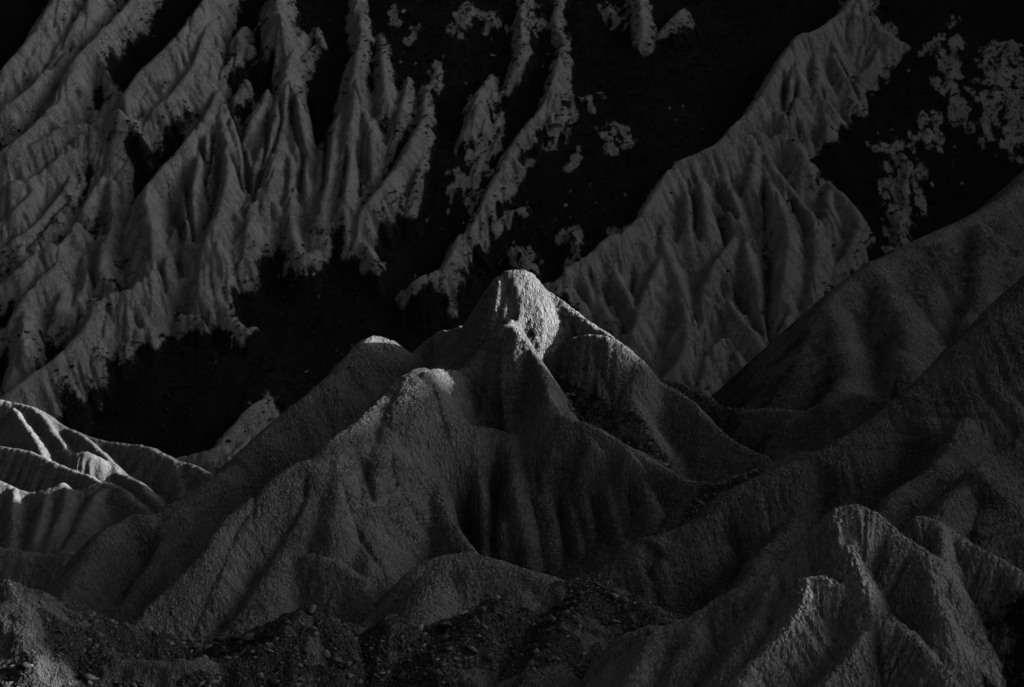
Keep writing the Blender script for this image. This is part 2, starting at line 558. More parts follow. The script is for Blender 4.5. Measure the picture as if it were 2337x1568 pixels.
SPURS = [
    # the cone left of the middle
    ([(495,204),(480,250),(430,310),(370,380),(335,430),(345,520),(340,600)], (40,60)),
    ([(490,230),(470,320),(440,420),(430,500),(420,560)], (45,55)),
    ([(498,215),(510,280),(520,350),(515,430),(480,520),(440,580)], (40,60)),
    ([(500,215),(530,270),(550,340),(545,420)], (35,40)),
    ([(436,523),(397,572),(351,611),(299,653),(253,664),(218,695),(193,748),(123,818),(70,853),(15,895),(-60,930)], (45,50)),
    ([(351,611),(340,660),(335,720)], 40), ([(300,655),(310,700),(345,745)], 35), ([(253,664),(255,720),(290,770)], 30),
    ([(545,430),(530,470),(513,523),(492,572),(464,604),(453,660),(422,699)], (35,40)),
    ([(492,572),(500,620),(492,660),(520,699),(552,744),(580,747)], (35,14)),
    # middle group
    ([(690,70),(661,130),(650,197),(625,281),(597,351),(580,439),(562,527),(545,590)], (35,42)),
    ([(668,158),(678,228),(689,299),(700,340)], (35,30)),
    ([(643,316),(618,386),(604,457),(597,527)], 38),
    ([(654,334),(668,386),(661,439),(668,527),(690,580),(725,570)], (30,25)),
    ([(611,204),(569,281),(562,334)], 30),
    ([(810,-90),(818,5),(825,70),(811,150),(811,211),(804,263),(797,316),(793,386),(786,453),(760,490)], (28,42)),
    ([(822,225),(839,274),(850,334),(843,404)], 34),
    ([(797,225),(765,281),(755,340),(745,420),(730,480),(720,495)], (32,34)),
    ([(690,350),(700,420),(705,480)], 26),
    ([(975,190),(966,264),(945,309),(910,369),(874,422),(829,474),(815,540)], (26,38)),
    ([(871,85),(874,148),(881,211),(900,240)], (28,24)), ([(930,175),(920,230),(900,290),(880,340)], 18),
    ([(980,316),(959,369),(945,422),(934,474)], 20),
    ([(820,540),(850,580),(860,595)], 22),
    ([(1120,169),(1092,211),(1078,264),(1057,310)], 30), ([(1106,211),(1103,281),(1085,345)], 24),
    ([(1290,-60),(1268,40),(1285,90),(1268,158),(1261,193),(1240,239),(1205,281),(1170,327),(1145,380),(1120,422),(1103,467),(1075,510),(1050,537),(1015,600),(959,632),(924,660)], (26,24)),
    ([(1290,215),(1275,260),(1255,310)], 26),
    ([(1212,372),(1163,415),(1120,457),(1100,490)], 14),
    ([(1275,197),(1324,222),(1372,207)], (22,10)),
    ([(1200,-60),(1190,40),(1191,105),(1173,155),(1150,200)], (28,16)), ([(1215,20),(1210,50)], 22),
    ([(1110,40),(1125,45)], 24), ([(1060,20),(1050,55)], 16),
    ([(1099,351),(1082,404),(1092,446)], (18,26)), ([(1040,400),(1065,410)], 14), ([(1030,430),(1045,428)], 18),
    ([(1140,305),(1120,345),(1105,375)], 10), ([(1080,560),(1150,490),(1200,470)], 12),
    ([(1170,560),(1200,580)], 26), ([(1300,530),(1310,540)], 18),
    ([(1450,-80),(1460,10),(1465,50),(1470,80)], 34), ([(1560,18),(1520,55),(1490,90)], (30,10)), ([(1390,15),(1410,35)], 20),
    ([(1385,290),(1390,330)], 18), ([(1345,225),(1350,240)], 12),
    # top left slopes
    ([(540,-90),(457,10),(397,88),(334,148),(299,190),(274,239),(255,260)], 60),
    ([(520,-40),(470,60),(457,105),(422,169),(387,218),(344,253),(327,300)], (50,40)),
    ([(640,-70),(630,10),(640,40),(630,75)], 46), ([(560,60),(545,75),(570,100)], 22), ([(540,210),(560,180)], 22),
    ([(540,120),(500,165),(440,190)], 16),
    ([(350,-70),(288,10),(225,77),(176,127),(148,183),(116,239),(70,288),(10,340),(-60,390)], 50),
    ([(190,-110),(134,-20),(70,80),(10,145),(-50,200)], 55),
    ([(270,-100),(210,-10),(148,88),(116,141),(70,197),(10,246),(-50,290)], 45),
    ([(265,200),(250,230),(200,260)], 40),
    ([(300,250),(250,262),(218,271),(141,292),(70,327),(10,351),(-50,370)], 45),
    ([(300,330),(250,322),(190,333),(141,355),(70,404),(10,415),(-50,430)], (20,50)),
    ([(190,333),(225,345),(250,375)], 30),
    ([(119,390),(70,443),(10,499),(-50,550)], 38),
    ([(169,383),(148,432),(88,499),(35,541),(-30,590)], 36),
    ([(253,383),(218,422),(193,474),(148,541),(88,572),(35,618),(-30,670)], (30,36)),
    ([(253,387),(255,457),(246,527),(225,607),(218,653)], (30,34)),
    ([(280,400),(290,450)], 20),
    ([(186,560),(123,607),(70,660),(35,713),(-10,760)], 34),
    ([(186,572),(204,625),(214,655)], 24),
    ([(150,650),(130,700),(120,740)], 26), ([(185,660),(165,720)], 20),
    ([(77,664),(56,713),(53,783),(35,836)], (34,40)),
    ([(290,760),(285,790)], 20), ([(200,850),(150,880),(110,920)], 14), ([(90,915),(120,935)], 18),
    # the big spur right of the middle
    ([(2010,-110),(1945,-10),(1930,18),(1884,56),(1852,72),(1821,79),(1796,116),(1768,162),(1740,211),(1712,249),(1673,288),(1652,313),(1627,330),(1592,348),(1557,362),(1515,405),(1490,445),(1462,492),(1419,529),(1387,541),(1352,572),(1310,600),(1268,632),(1243,645)], (55,40)),
    ([(1852,77),(1866,158),(1887,218),(1922,274)], (50,24)),
    ([(1821,81),(1814,158),(1796,239),(1800,280)], 50),
    ([(1895,70),(1919,141),(1947,197),(1961,239)], (40,26)),
    ([(2000,-60),(1950,20),(1990,40),(2030,75),(2062,98)], (40,20)), ([(2010,90),(1990,140),(1960,170)], 26),
    ([(1880,240),(1890,290)], 26),
    ([(1740,267),(1775,246),(1810,258),(1826,296)], 40),
    ([(1800,300),(1830,340),(1850,370)], 34),
    ([(1733,292),(1740,330),(1761,372),(1789,407),(1831,460),(1856,488),(1863,555),(1860,625),(1852,700),(1815,760),(1800,795)], (40,34)),
    ([(1740,340),(1745,390),(1772,442),(1796,495),(1800,560),(1789,643),(1796,760)], 42),
    ([(1725,330),(1715,400),(1690,450)], 40),
    ([(1631,345),(1656,407),(1684,477),(1705,530)], 36),
    ([(1599,360),(1603,424),(1613,495),(1600,560)], 36),
    ([(1557,375),(1568,442),(1575,512),(1582,547)], 36),
    ([(1510,420),(1515,480),(1515,548),(1533,590),(1557,660),(1568,765),(1550,818),(1500,880)], (34,30)),
    ([(1514,560),(1505,600),(1479,650),(1444,748),(1437,790)], 32),
    ([(1373,560),(1408,625),(1444,695),(1445,730)], 30),
    ([(1330,600),(1373,685),(1408,748)], 34),
    ([(1420,540),(1450,600),(1460,650)], 28),
    ([(1698,527),(1712,590),(1726,643),(1740,730)], 34),
    ([(1684,534),(1638,590),(1606,660),(1599,730)], 34),
    ([(1652,667),(1684,713),(1726,766),(1757,818),(1757,860)], (30,26)),
    ([(1655,769),(1620,800),(1600,870)], 28), ([(1680,800),(1700,850),(1720,890)], 24),
    ([(1890,415),(1930,450),(1962,500),(1945,560),(1905,610)], (26,30)),
    ([(1890,430),(1890,500),(1880,560)], 28),
    # bare patches at the right edge
    ([(2040,335),(2070,370),(2065,420)], (24,42)), ([(2120,275),(2110,315)], 26), ([(2170,140),(2165,175)], 28),
    ([(2190,95),(2190,110)], 16), ([(2180,45),(2140,100),(2105,130)], 10), ([(2260,120),(2310,90)], 20),
    ([(2300,180),(2290,240)], 18), ([(2330,150),(2320,260),(2330,320)], 20), ([(2240,230),(2250,270)], 10),
    ([(2050,480),(2055,540)], 22), ([(1985,345),(2005,350)], 8), ([(2030,560),(2060,590)], 12),
    ([(2290,120),(2272,200),(2250,300)], 34), ([(2332,190),(2318,260),(2305,340)], 28), ([(2170,200),(2185,230),(2190,265)], 20),
    ([(1075,15),(1062,45),(1045,80)], 16), ([(1000,150),(985,190),(975,215)], 14), ([(1145,250),(1130,280),(1118,300)], 14), ([(935,90),(950,70)], 14),
    ([(1420,300),(1440,330)], 9), ([(1320,350),(1300,380)], 9), ([(640,150),(700,120),(720,100)], 14), ([(720,60),(735,90)], 12), ([(900,20),(905,45)], 14),
    # foot of the slope
    ([(611,906),(580,924),(527,976),(492,1022),(400,1045)], 36), ([(560,1000),(520,1040),(440,1060)], 40),
]
for pts, w in SPURS:
    spur(pts, w)
GULLIES = [
    [(515,225),(545,285),(555,330),(560,390),(572,415)], [(660,180),(664,240),(675,300),(690,350),(680,420)],
    [(637,200),(640,250),(625,310),(600,360),(585,410)], [(610,250),(605,320),(580,400),(575,450)],
    [(485,280),(480,340),(465,390),(470,430)], [(455,310),(470,370)], [(500,320),(495,400),(480,480),(462,505)],
    [(520,330),(545,390),(550,420)], [(410,350),(425,410),(430,470),(442,530)], [(385,440),(410,500),(415,530)],
    [(1571,417),(1585,459),(1585,512)], [(1634,417),(1656,452),(1680,473)], [(1617,452),(1645,512),(1656,547)],
    [(1740,394),(1743,439),(1747,492),(1747,545)], [(1796,422),(1824,474),(1838,527)],
    [(1870,176),(1884,211),(1912,246),(1933,278)], [(1909,116),(1937,165),(1958,211)], [(1817,158),(1814,193),(1796,239)],
    [(1789,158),(1789,228)], [(1810,257),(1831,288),(1863,316)], [(1645,607),(1649,660)],
    [(1673,636),(1691,678),(1712,713),(1740,748)], [(1761,520),(1754,607),(1747,713),(1761,783),(1768,853)],
    [(1796,695),(1775,741)], [(1310,636),(1328,671)], [(1366,618),(1408,678),(1437,741)], [(1444,607),(1437,660)],
    [(700,200),(712,260),(720,310)], [(745,300),(740,360),(735,420)], [(790,330),(780,400),(775,440)],
    [(815,330),(822,380),(818,430)], [(120,560),(150,520),(190,500)], [(50,560),(100,500),(150,450)], [(230,480),(240,520)],
    [(205,600),(215,630)], [(120,330),(180,290),(220,280)], [(40,300),(90,230),(130,180)], [(100,160),(160,90)],
    [(360,590),(375,640)], [(400,570),(415,620)], [(180,690),(165,740)], [(300,690),(320,730)],
    [(1680,292),(1740,284),(1790,293),(1832,301)], [(265,246),(290,250),(320,248)], [(195,652),(215,658),(228,656)], [(400,685),(430,695),(470,702)],
]
gl = []
for g in GULLIES:
    q = [TH.hit(x, y) for x, y in g]
    q = [p for p in q if p is not None]
    if len(q) > 1:
        gl.append(np.array(q))
GUL = np.zeros(TH.Z.shape)
for q in gl:
    TH.carve(q, 2.4, 0.34)
    s_, d_ = TH.near(q, 3)[:2]
    GUL[s_] = np.maximum(GUL[s_], np.exp(-(d_ / 0.32) ** 2))
rel = TH.Z - HB
RW = noise(TH.X / 6, TH.Y / 6, 61) * 1.6 + noise(TH.X / 2, TH.Y / 2, 62) * 0.35
for lam_, amp_, sd_ in ((2.1, 0.6, 63), (1.0, 0.2, 64)):
    n_ = noise((TH.X + 0.25 * (TH.Y - 260) * np.sign(TH.X - 20) * 0.4 + RW) / lam_, TH.Y / (lam_ * 5.5), sd_)
    TH.Z -= amp_ * np.exp(-(n_ / 0.10) ** 2) * sstep(0.4, 1.6, rel) * sstep(-0.5, 0.5, noise(TH.X / 7, TH.Y / 9, sd_ + 5))
TH.Z += 0.10 * fbm(TH.X / 1.3, TH.Y / 1.3, 51, 3) + 0.25 * fbm(TH.X / 5, TH.Y / 5, 57, 2)
def hill_poly(pts, v, soft=10):
    m = blur(in_poly(TH, [on_hill(x, y, 3.0)[:2] for x, y in pts]), soft)
    np.maximum(BARE, m * v * 1.6 - 0.6 * v, out=BARE)


hill_poly([(1930,10),(1850,75),(1800,110),(1740,215),(1672,290),(1600,345),(1550,365),(1510,410),(1465,495),(1420,530),(1350,575),(1245,645),(1330,700),(1440,780),(1500,870),(1560,820),(1590,720),(1600,870),(1720,890),(1760,860),(1750,770),(1800,795),(1860,700),(1865,560),(1900,610),(1960,520),(1930,450),(1870,400),(1850,340),(1890,290),(1960,240),(1930,190),(1960,170),(2000,140),(2060,100),(2060,10)], 0.75)
hill_poly([(495,205),(440,290),(380,350),(330,410),(325,480),(345,600),(300,655),(250,665),(195,745),(20,890),(20,930),(130,900),(230,800),(300,780),(360,740),(420,700),(470,700),(575,748),(520,690),(530,600),(560,560),(570,540),(640,520),(690,570),(735,560),(700,500),(760,490),(790,450),(850,410),(860,330),(830,220),(812,205),(780,250),(745,330),(725,280),(700,200),(665,145),(640,200),(600,230),(560,300),(545,270),(510,215)], 0.7)
nb = 0.6 * fbm(TH.X / 1.7, TH.Y / 2.3, 77, 4) + 0.5 * fbm(TH.X / 5.0, TH.Y / 8.0, 78, 3)
mix = sstep(-25, -48, TH.Z) * 0.0 + 0.35 + 0.65 * sstep(0.9, 0.1, BARE)
TH.attr['scrub'] = 1 - sstep(-0.22, 0.72, BARE - 0.42 * (1 - sstep(0.0, 0.45, rel)) * (1 - PATCH) + 0.75 * PATCH * fbm(TH.X / 1.1, TH.Y / 1.9, 88, 4) + nb * mix * 0.75 + 0.08 * np.clip(rel, 0, 2))
TH.attr['scrub'] = np.maximum(TH.attr['scrub'], 0.62 * GUL * sstep(-0.5, 0.4, noise(TH.X / 1.5, TH.Y / 1.5, 79)))  # scrub along the gullies, its tone also painting their shade darker
spk = sstep(0.62, 0.75, noise(TH.X / 0.7, TH.Y / 1.0, 12)) * sstep(-0.1, 0.4, noise(TH.X / 8, TH.Y / 8, 13))
TH.attr['scrub'] = TH.attr['scrub'] * (1 - 0.75 * spk)
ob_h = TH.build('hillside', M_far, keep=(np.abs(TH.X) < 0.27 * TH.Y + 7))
ob_h['label'] = 'tall eroded clay hillside with pale spurs and black scrub behind the butte'

# ------------------------------------------------------------------ far right ridge
TR = Terrain(10, 75, 140, 215, 0.2, -70.0)
rid = [
    pl([(2420,330,195),(2336,405,190),(2290,450,187),(2200,500,184),(2100,545,180),(2020,585,177),(1990,600,176),(1940,640,174),(1890,690,171),(1850,760,168),(1810,840,164),(1780,890,162),(1750,935,160),(1700,990,156)]),
    pl([(2240,510,182),(2230,600,178),(2230,680,174),(2210,720,172)]),
    pl([(2000,605,176),(2040,680,171),(2070,740,168),(2060,800,165)]),
    pl([(1900,700,170),(1920,780,166),(1930,850,163),(1900,900,160)]),
    pl([(2336,560,182),(2300,660,176),(2290,700,174)]),
]
for i, P in enumerate(rid):
    TR.ridge(P, m=1.0, rill=0.5, lam=3.5, seed=200 + i, r=1.2, k=0.8)
TR.crust(0.6, 0.06)
TR.attr['gravel'] = np.clip(0.25 + 0.45 * fbm(TR.X / 7, TR.Y / 7, 8, 4) + 0.3 * sstep(-38, -46, TR.Z), 0, 0.8)  # mottled tone, darker towards the lower part
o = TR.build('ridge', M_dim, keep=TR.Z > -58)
o['label'] = 'dark smooth clay ridge rising to the right edge below the hillside'

# ------------------------------------------------------------------ central butte
TB = Terrain(-62, 42, 108, 172, 0.125, -62.0)
def B(P, **k):
    k.setdefault('seed', 300 + B.i); B.i += 1
    TB.ridge(P, **k)
B.i = 0
# summit and its ridges
B(pl([(1142,630,150.3),(1160,616,150.6),(1185,614,150.8),(1205,620,151)]), m=1.9, r=1.0, rill=0.15)
B(pl([(1110,680,150.8),(1140,650,150.6),(1175,650,150)]), m=2.0, r=0.8, rill=0.15)
B(pl([(1195,616,151),(1240,655,151.8),(1290,690,151),(1340,730,149.4),(1400,770,147.2),(1450,812,144.4),(1480,858,143),(1530,882,141.8),(1580,915,140.3),(1620,960,138.3),(1680,1010,136),(1745,1038,134.5)]), m=1.25, r=0.35, rill=0.25, lam=1.3)
B(pl([(1180,625,150.6),(1188,680,149.2),(1180,735,147.6)]), ml=2.2, mr=1.7, r=0.35, rill=0.15, lam=0.9)
B(pl([(1150,622,151),(1110,672,152),(1080,712,153),(1050,746,154),(1000,755,155),(975,775,155),(940,808,154)]), m=1.25, r=0.5, rill=0.25)
B(pl([(940,808,153.5),(900,778,153),(855,766,152.5),(820,786,151),(780,830,149.5),(740,870,148),(690,910,146.5),(640,952,145),(560,1020,142),(480,1078,139),(400,1135,136)]), m=1.1, r=0.8, rill=0.35)
B(pl([(480,1078,139),(400,1150,134),(370,1200,131),(320,1280,126.5),(250,1390,121.5)]), ml=1.7, mr=1.3, r=0.7, rill=0.35)
B(pl([(400,1140,136),(360,1166,135),(330,1166,134),(270,1176,132),(230,1215,130),(190,1280,127),(140,1360,124)]), m=1.15, r=0.8, rill=0.3)
B(pl([(1050,746,154),(1030,790,151),(1010,830,148)]), m=1.2, r=0.6, rill=0.25)
B(np.array([at(1150, 744, 143), at(1160, 738, 145.2), at(1165, 728, 147.6)]), m=1.5, r=0.4, rill=0.1)  # added hidden ridge, keeps the sun off the slope to the left
# buttress in front of the right hand ridge
B(pl([(1262,806,145),(1290,776,145),(1340,763,144.4),(1400,773,143.5),(1450,812,142.8)]), m=1.35, r=0.6, rill=0.3, lam=1.5)
B(pl([(1450,830,142.6),(1440,900,140),(1470,960,137.6)]), m=1.2, r=0.6, rill=0.2)
# lower cone and front crest
B(pl([(1180,748,142.6),(1160,741,143),(1130,756,143),(1100,790,142.6),(1060,836,141.8),(1040,843,141.2),(990,841,139.8),(940,843,137.6),(890,890,135),(820,955,131.5),(760,1000,129),(720,1045,127),(680,1052,126.5),(640,1082,125.5),(590,1120,124),(510,1190,121.5),(457,1266,119),(351,1371,116),(313,1420,114.5)]), m=1.2, ml=1.15, mr=1.7, r=0.55, rill=0.3, lam=1.8)
B(pl([(1172,744,142.5),(1215,800,141),(1240,850,138.6),(1255,900,136.2),(1280,940,135),(1300,955,134.6)]), ml=1.5, mr=1.5, r=0.3, rill=0.2, lam=1.2)
# bench and the spurs under it
B(pl([(1015,958,133.8),(1080,970,135.2),(1140,980,136),(1200,1000,135.8),(1250,985,135.2),(1290,957,134.7),(1350,970,134),(1420,1010,133),(1480,1045,132),(1570,1095,130.5)]), ml=0.5, mr=2.3, r=0.35, rill=0.5, lam=1.9, k=0.2)
for q, ml_, mr_ in (
        ([(1165,995,135.6),(1165,1060,132.6),(1175,1100,131.2),(1190,1160,129.5),(1205,1260,127)], 1.9, 1.5),
        ([(1245,990,135.2),(1285,1060,131.8),(1305,1130,129.6),(1335,1230,127)], 2.2, 1.9),
        ([(1335,975,134.2),(1372,1050,131),(1402,1120,129),(1418,1190,127)], 2.2, 1.9),
        ([(1430,1015,132.8),(1458,1075,130),(1482,1130,128.5)], 2.0, 1.7),
        ([(1085,975,135.2),(1098,1040,132),(1112,1100,130.2)], 2.2, 1.9)):
    B(pl(q), ml=ml_, mr=mr_, r=1.0, rill=0.2, k=0.1)
# front mass
B(pl([(975,848,137.5),(1000,900,136.3),(1018,960,134.5),(1010,1040,131.5),(1010,1090,129.5),(1040,1180,126),(1088,1262,122.5)]), ml=1.9, mr=1.15, r=0.5, rill=0.35)
B(pl([(930,855,136),(900,930,133),(870,1010,130),(850,1090,127),(830,1180,124),(840,1260,121)]), m=1.1, r=1.2, rill=0.35)
B(pl([(720,1048,127),(690,1130,124.5),(660,1230,121.5),(600,1330,118),(520,1440,115)]), m=1.1, r=1.0, rill=0.4)
B(pl([(690,1260,120.5),(750,1275,119.5),(810,1305,118.5),(850,1360,117),(868,1400,116)]), m=1.2, r=0.5, rill=0.3)
B(pl([(760,1010,128.5),(770,1100,125.5),(760,1190,122.5)]), m=1.1, r=1.0, rill=0.35)
bl = []
for gq in ([(983,853),(997,900),(1006,940),(1020,985)], [(620,1090),(580,1150),(540,1200),(490,1310),(439,1440)],
           [(776,1083),(811,1189),(832,1238),(880,1320)], [(892,1020),(899,1090),(923,1125),(960,1190)],
           [(1110,800),(1095,880),(1075,950)], [(1190,800),(1200,860),(1180,930)], [(1085,840),(1080,900),(1090,950)],
           [(700,1070),(690,1140),(660,1200)], [(800,1000),(830,1060),(850,1130)], [(1120,1000),(1130,1060),(1125,1110)],
           [(1220,1040),(1225,1100)], [(1300,720),(1305,760)], [(1350,775),(1360,830),(1390,890)], [(1160,640),(1140,700),(1130,740)]):
    hq = [p for p in (TB.hit(x, y) for x, y in gq) if p is not None]
    if len(hq) > 1:
        bl.append(np.array(hq))
vl = []
for gq, dp, wd in (([(610,1005),(590,1060),(540,1120),(470,1210),(380,1330),(300,1395)], 3.2, 1.6),
                   ([(420,1140),(400,1190),(360,1280),(300,1370)], 1.2, 1.0), ([(340,1180),(300,1230),(240,1310),(190,1380)], 2.0, 1.3),
                   ([(1035,1000),(1060,1080),(1085,1180),(1140,1262)], 5.0, 1.5), ([(1130,1040),(1120,1150)], 1.0, 0.5),
                   ([(1268,1030),(1290,1130),(1300,1220)], 3.8, 0.85), ([(1352,1010),(1372,1110),(1375,1220)], 3.8, 1.0), ([(1438,1040),(1450,1150)], 2.6, 0.9), ([(1128,1010),(1125,1080),(1120,1150)], 2.0, 0.7)):
    hq = [p for p in (TB.hit(x, y) for x, y in gq) if p is not None]
    if len(hq) > 1:
        vl.append((np.array(hq), dp, wd))
for hq, dp, wd in vl:
    TB.carve(hq, dp, wd)
for hq in bl:
    TB.carve(hq, 0.45, 0.22)
TB.crust(0.42, 0.085)
gpoly = [at(1270,840,143)[:2], at(1400,930,140)[:2], at(1600,1060,134)[:2], at(1560,1090,131)[:2], at(1400,985,136)[:2], at(1290,930,139)[:2]]
g1 = blur(in_poly(TB, gpoly), 8)
TB.attr['gravel'] = np.clip(g1 * 0.7 * (0.5 + 0.5 * sstep(-.3, .3, fbm(TB.X / 1.5, TB.Y / 1.5, 66, 3))), 0, 1)
o = TB.build('butte', M_clay, keep=TB.Z > -54.5)
o['label'] = 'cracked clay butte with a sunlit summit in the middle'

# ------------------------------------------------------------------ saddle behind the right ridge
TS = Terrain(8, 52, 122, 156, 0.16, -64.0)
TS.ridge(pl([(1480,860,147),(1540,870,146.5),(1600,892,146),(1640,922,145),(1690,934,144),(1750,931,143),(1830,937,141),(1900,950,139)]), m=1.1, r=0.5, rill=0.35, seed=401)
TS.ridge(pl([(1800,960,138),(1850,930,138),(1900,905,138),(1950,897,138),(2030,914,137),(2100,950,136)]), m=1.1, r=0.7, rill=0.4, seed=402)
TS.crust(0.45, 0.07)
TS.attr['gravel'] = np.clip(0.25 + 0.35 * fbm(TS.X / 4, TS.Y / 4, 6, 4) + 0.7 * sstep(21, 15, TS.X), 0, 0.9)
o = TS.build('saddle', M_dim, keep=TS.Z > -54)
o['label'] = 'low dark saddle of clay and gravel between the butte and the right ridge'

# ------------------------------------------------------------------ big right ridge
TG = Terrain(2, 46, 94, 150, 0.115, -60.0)
def G(P, **k):
    k.setdefault('seed', 500 + G.i); G.i += 1
    TG.ridge(P, **k)
G.i = 0
G(pl([(2420,560,132),(2320,652,130),(2250,722,128.5),(2150,820,127),(2050,910,125.5),(1970,970,124.5),(1884,1020,123.5),(1761,1073,122.5),(1655,1125,121.5),(1599,1175,120.5),(1531,1211,120),(1461,1231,119.5),(1408,1273,119),(1345,1319,118)]), m=1.05, r=0.9, rill=0.35, lam=2.5)
G(pl([(1820,1160,119),(1775,1217,117),(1740,1248,115.5),(1712,1301,113.5),(1684,1340,112)]), m=1.1, r=0.6, rill=0.3)
G(pl([(2200,950,123),(2147,1048,119),(2095,1085,117.5),(2042,1122,116),(2012,1165,114.5)]), m=1.15, r=0.6, rill=0.35)
G(pl([(2340,985,116),(2288,1030,115),(2246,1052,114),(2183,1108,112),(2140,1165,110.5)]), m=1.15, r=0.6, rill=0.35)
G(pl([(2340,1215,106),(2290,1225,106),(2240,1260,105)]), m=1.1, r=0.6, rill=0.3)
G(pl([(1570,1097,131),(1640,1100,129),(1740,1065,128),(1830,1030,128)]), m=0.6, r=1.0, rill=0.2)
vl = []
for gq, dp, wd in (([(1640,1150),(1690,1230),(1660,1310),(1610,1350)], 1.6, 1.0), ([(1900,1060),(1870,1130),(1840,1190)], 1.5, 1.0),
                   ([(2090,960),(2060,1050),(1990,1150)], 1.6, 1.0), ([(2240,1090),(2210,1190)], 1.6, 0.9), ([(1500,1240),(1480,1290)], .8, .6)):
    hq = [p for p in (TG.hit(x, y) for x, y in gq) if p is not None]
    if len(hq) > 1:
        vl.append((np.array(hq), dp, wd))
for hq, dp, wd in vl:
    TG.carve(hq, dp, wd)
TG.crust(0.4, 0.08)
gp = [at(1480,1190,123)[:2], at(1560,1130,127)[:2], at(1640,1085,131)[:2], at(1760,1050,131)[:2], at(1720,1080,125)[:2], at(1600,1160,122.5)[:2], at(1500,1215,121)[:2], at(1330,1310,119)[:2], at(1300,1290,122)[:2]]
TG.attr['gravel'] = np.clip(blur(in_poly(TG, gp), 8), 0, 1)
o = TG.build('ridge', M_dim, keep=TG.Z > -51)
o['label'] = 'long cracked clay ridge descending from the right edge to the front'

# ------------------------------------------------------------------ pale hills at the left
TL = Terrain(-62, -18, 118, 182, 0.15, -66.0)
def Lh(P, **k):
    k.setdefault('seed', 600 + Lh.i); Lh.i += 1
    k.setdefault('rill', 0.4); k.setdefault('lam', 1.5); k.setdefault('gd', 1.8)
    TL.ridge(P, **k)
Lh.i = 0
Lh(pl([(-60,900,174),(15,915,173),(60,925,172),(100,941,171),(150,975,170),(240,1005,168),(340,1020,165),(400,1050,163),(440,1060,162),(480,1082,160)]), m=0.95, r=0.5)
Lh(pl([(60,926,172),(95,945,170),(116,976,168),(141,1008,166),(158,1030,165)]), m=1.1, r=0.3)
Lh(pl([(30,930,171),(70,985,167),(95,1030,164)]), m=1.1, r=0.3)
Lh(pl([(150,976,169),(176,985,167.5),(207,1008,165.5),(239,1038,163.5),(260,1059,162),(267,1076,161),(316,1097,159),(337,1125,157),(374,1155,155)]), m=1.1, r=0.3)
Lh(pl([(-40,1010,164),(18,1020,163),(70,1030,162),(120,1052,160.5),(169,1073,159),(211,1087,157.5),(232,1101,156.5),(274,1111,155),(299,1136,153.5),(330,1160,152),(360,1176,150.5)]), m=1.1, r=0.35)
Lh(pl([(169,1035,162),(197,1030,162),(225,1041,162)]), m=1.1, r=0.4)
Lh(pl([(-20,1090,156),(20,1105,155.5),(61,1122,155),(108,1115,155),(143,1101,155.5),(160,1117,155.3),(189,1115,155.5),(217,1104,156),(248,1100,156.4)]), m=1.1, r=0.35)
Lh(pl([(248,1105,156),(217,1130,154),(184,1196,150.5),(148,1252,147.5)]), m=1.15, r=0.7)
Lh(pl([(108,1118,155),(95,1170,152),(80,1230,149)]), m=1.3, r=0.5)
Lh(pl([(150,1110,155),(145,1160,152.5),(120,1220,149)]), m=1.3, r=0.5)
Lh(pl([(30,1115,155),(30,1180,152),(25,1240,149)]), m=1.3, r=0.5)
Lh(pl([(-40,1245,142),(14,1250,142),(85,1261,141.5),(124,1264,141),(148,1255,141),(173,1262,141),(200,1284,140)]), m=0.9, r=0.5)
Lh(pl([(400,1052,163),(415,1110,160),(400,1160,157)]), m=1.0, r=0.6)
TL.crust(0.55, 0.055)
o = TL.build('hill', M_soft, keep=TL.Z > -63)
o['label'] = 'pale rounded clay hills with sunlit crests at the left edge'

# ------------------------------------------------------------------ mound in front of the butte
TM = Terrain(-22, 16, 98, 126, 0.1, -58.0)
TM.ridge(pl([(840,1420,115),(880,1372,116),(930,1312,117),(990,1276,118),(1070,1261,118.5),(1130,1276,118.3),(1200,1301,117.6),(1290,1326,116.5),(1340,1345,115.5)]), m=1.05, r=1.0, rill=0.3, lam=3, seed=701)
TM.ridge(pl([(1000,1285,118),(960,1350,115),(930,1430,112)]), m=1.0, r=1.5, rill=0.2, seed=702)
TM.crust(0.36, 0.07)
o = TM.build('mound', M_clay, keep=TM.Z > -52)
o['label'] = 'rounded mound of cracked clay at the foot of the butte'

# ------------------------------------------------------------------ gravelly foreground
TF = Terrain(-34, 14, 76, 112, 0.09, -70.0)
TF.ridge(pl([(-60,1300,100),(14,1322,100),(60,1335,100),(120,1350,100.5),(170,1365,101),(230,1400,102),(300,1420,102.5),(380,1440,103),(440,1456,103.5),(480,1466,103.5),(520,1452,103),(560,1442,103),(620,1422,102.5),(660,1398,102),(690,1382,102),(730,1397,102),(760,1420,102.5),(800,1440,103),(830,1430,103),(880,1396,103),(910,1396,103),(940,1430,104),(980,1425,104.5),(1050,1400,105),(1100,1380,105.5),(1150,1365,106),(1200,1345,106.5),(1260,1326,107),(1340,1320,107),(1400,1330,106.5),(1440,1350,105.5),(1490,1376,104.5),(1530,1400,103)]), m=0.5, ml=1.0, mr=0.42, r=0.5, rill=0.5, lam=4, seed=801, reach=30)
TF.ridge(pl([(1180,1345,106),(1100,1400,103),(1050,1450,101),(1000,1500,99)]), m=0.6, r=0.5, rill=0.2, seed=802)
TF.ridge(pl([(1340,1325,106.5),(1300,1400,103),(1250,1470,100),(1230,1512,98.5),(1200,1540,97)]), m=0.6, r=0.8, rill=0.2, seed=803)
TF.ridge(pl([(690,1385,102),(640,1440,100),(560,1480,98.5),(500,1500,98)]), m=0.6, r=0.5, rill=0.3, seed=804)
TF.ridge(pl([(150,1500,97),(200,1490,97.3),(300,1505,97),(420,1500,97),(450,1490,97.5)]), m=0.8, r=0.6, rill=0.3, seed=805)
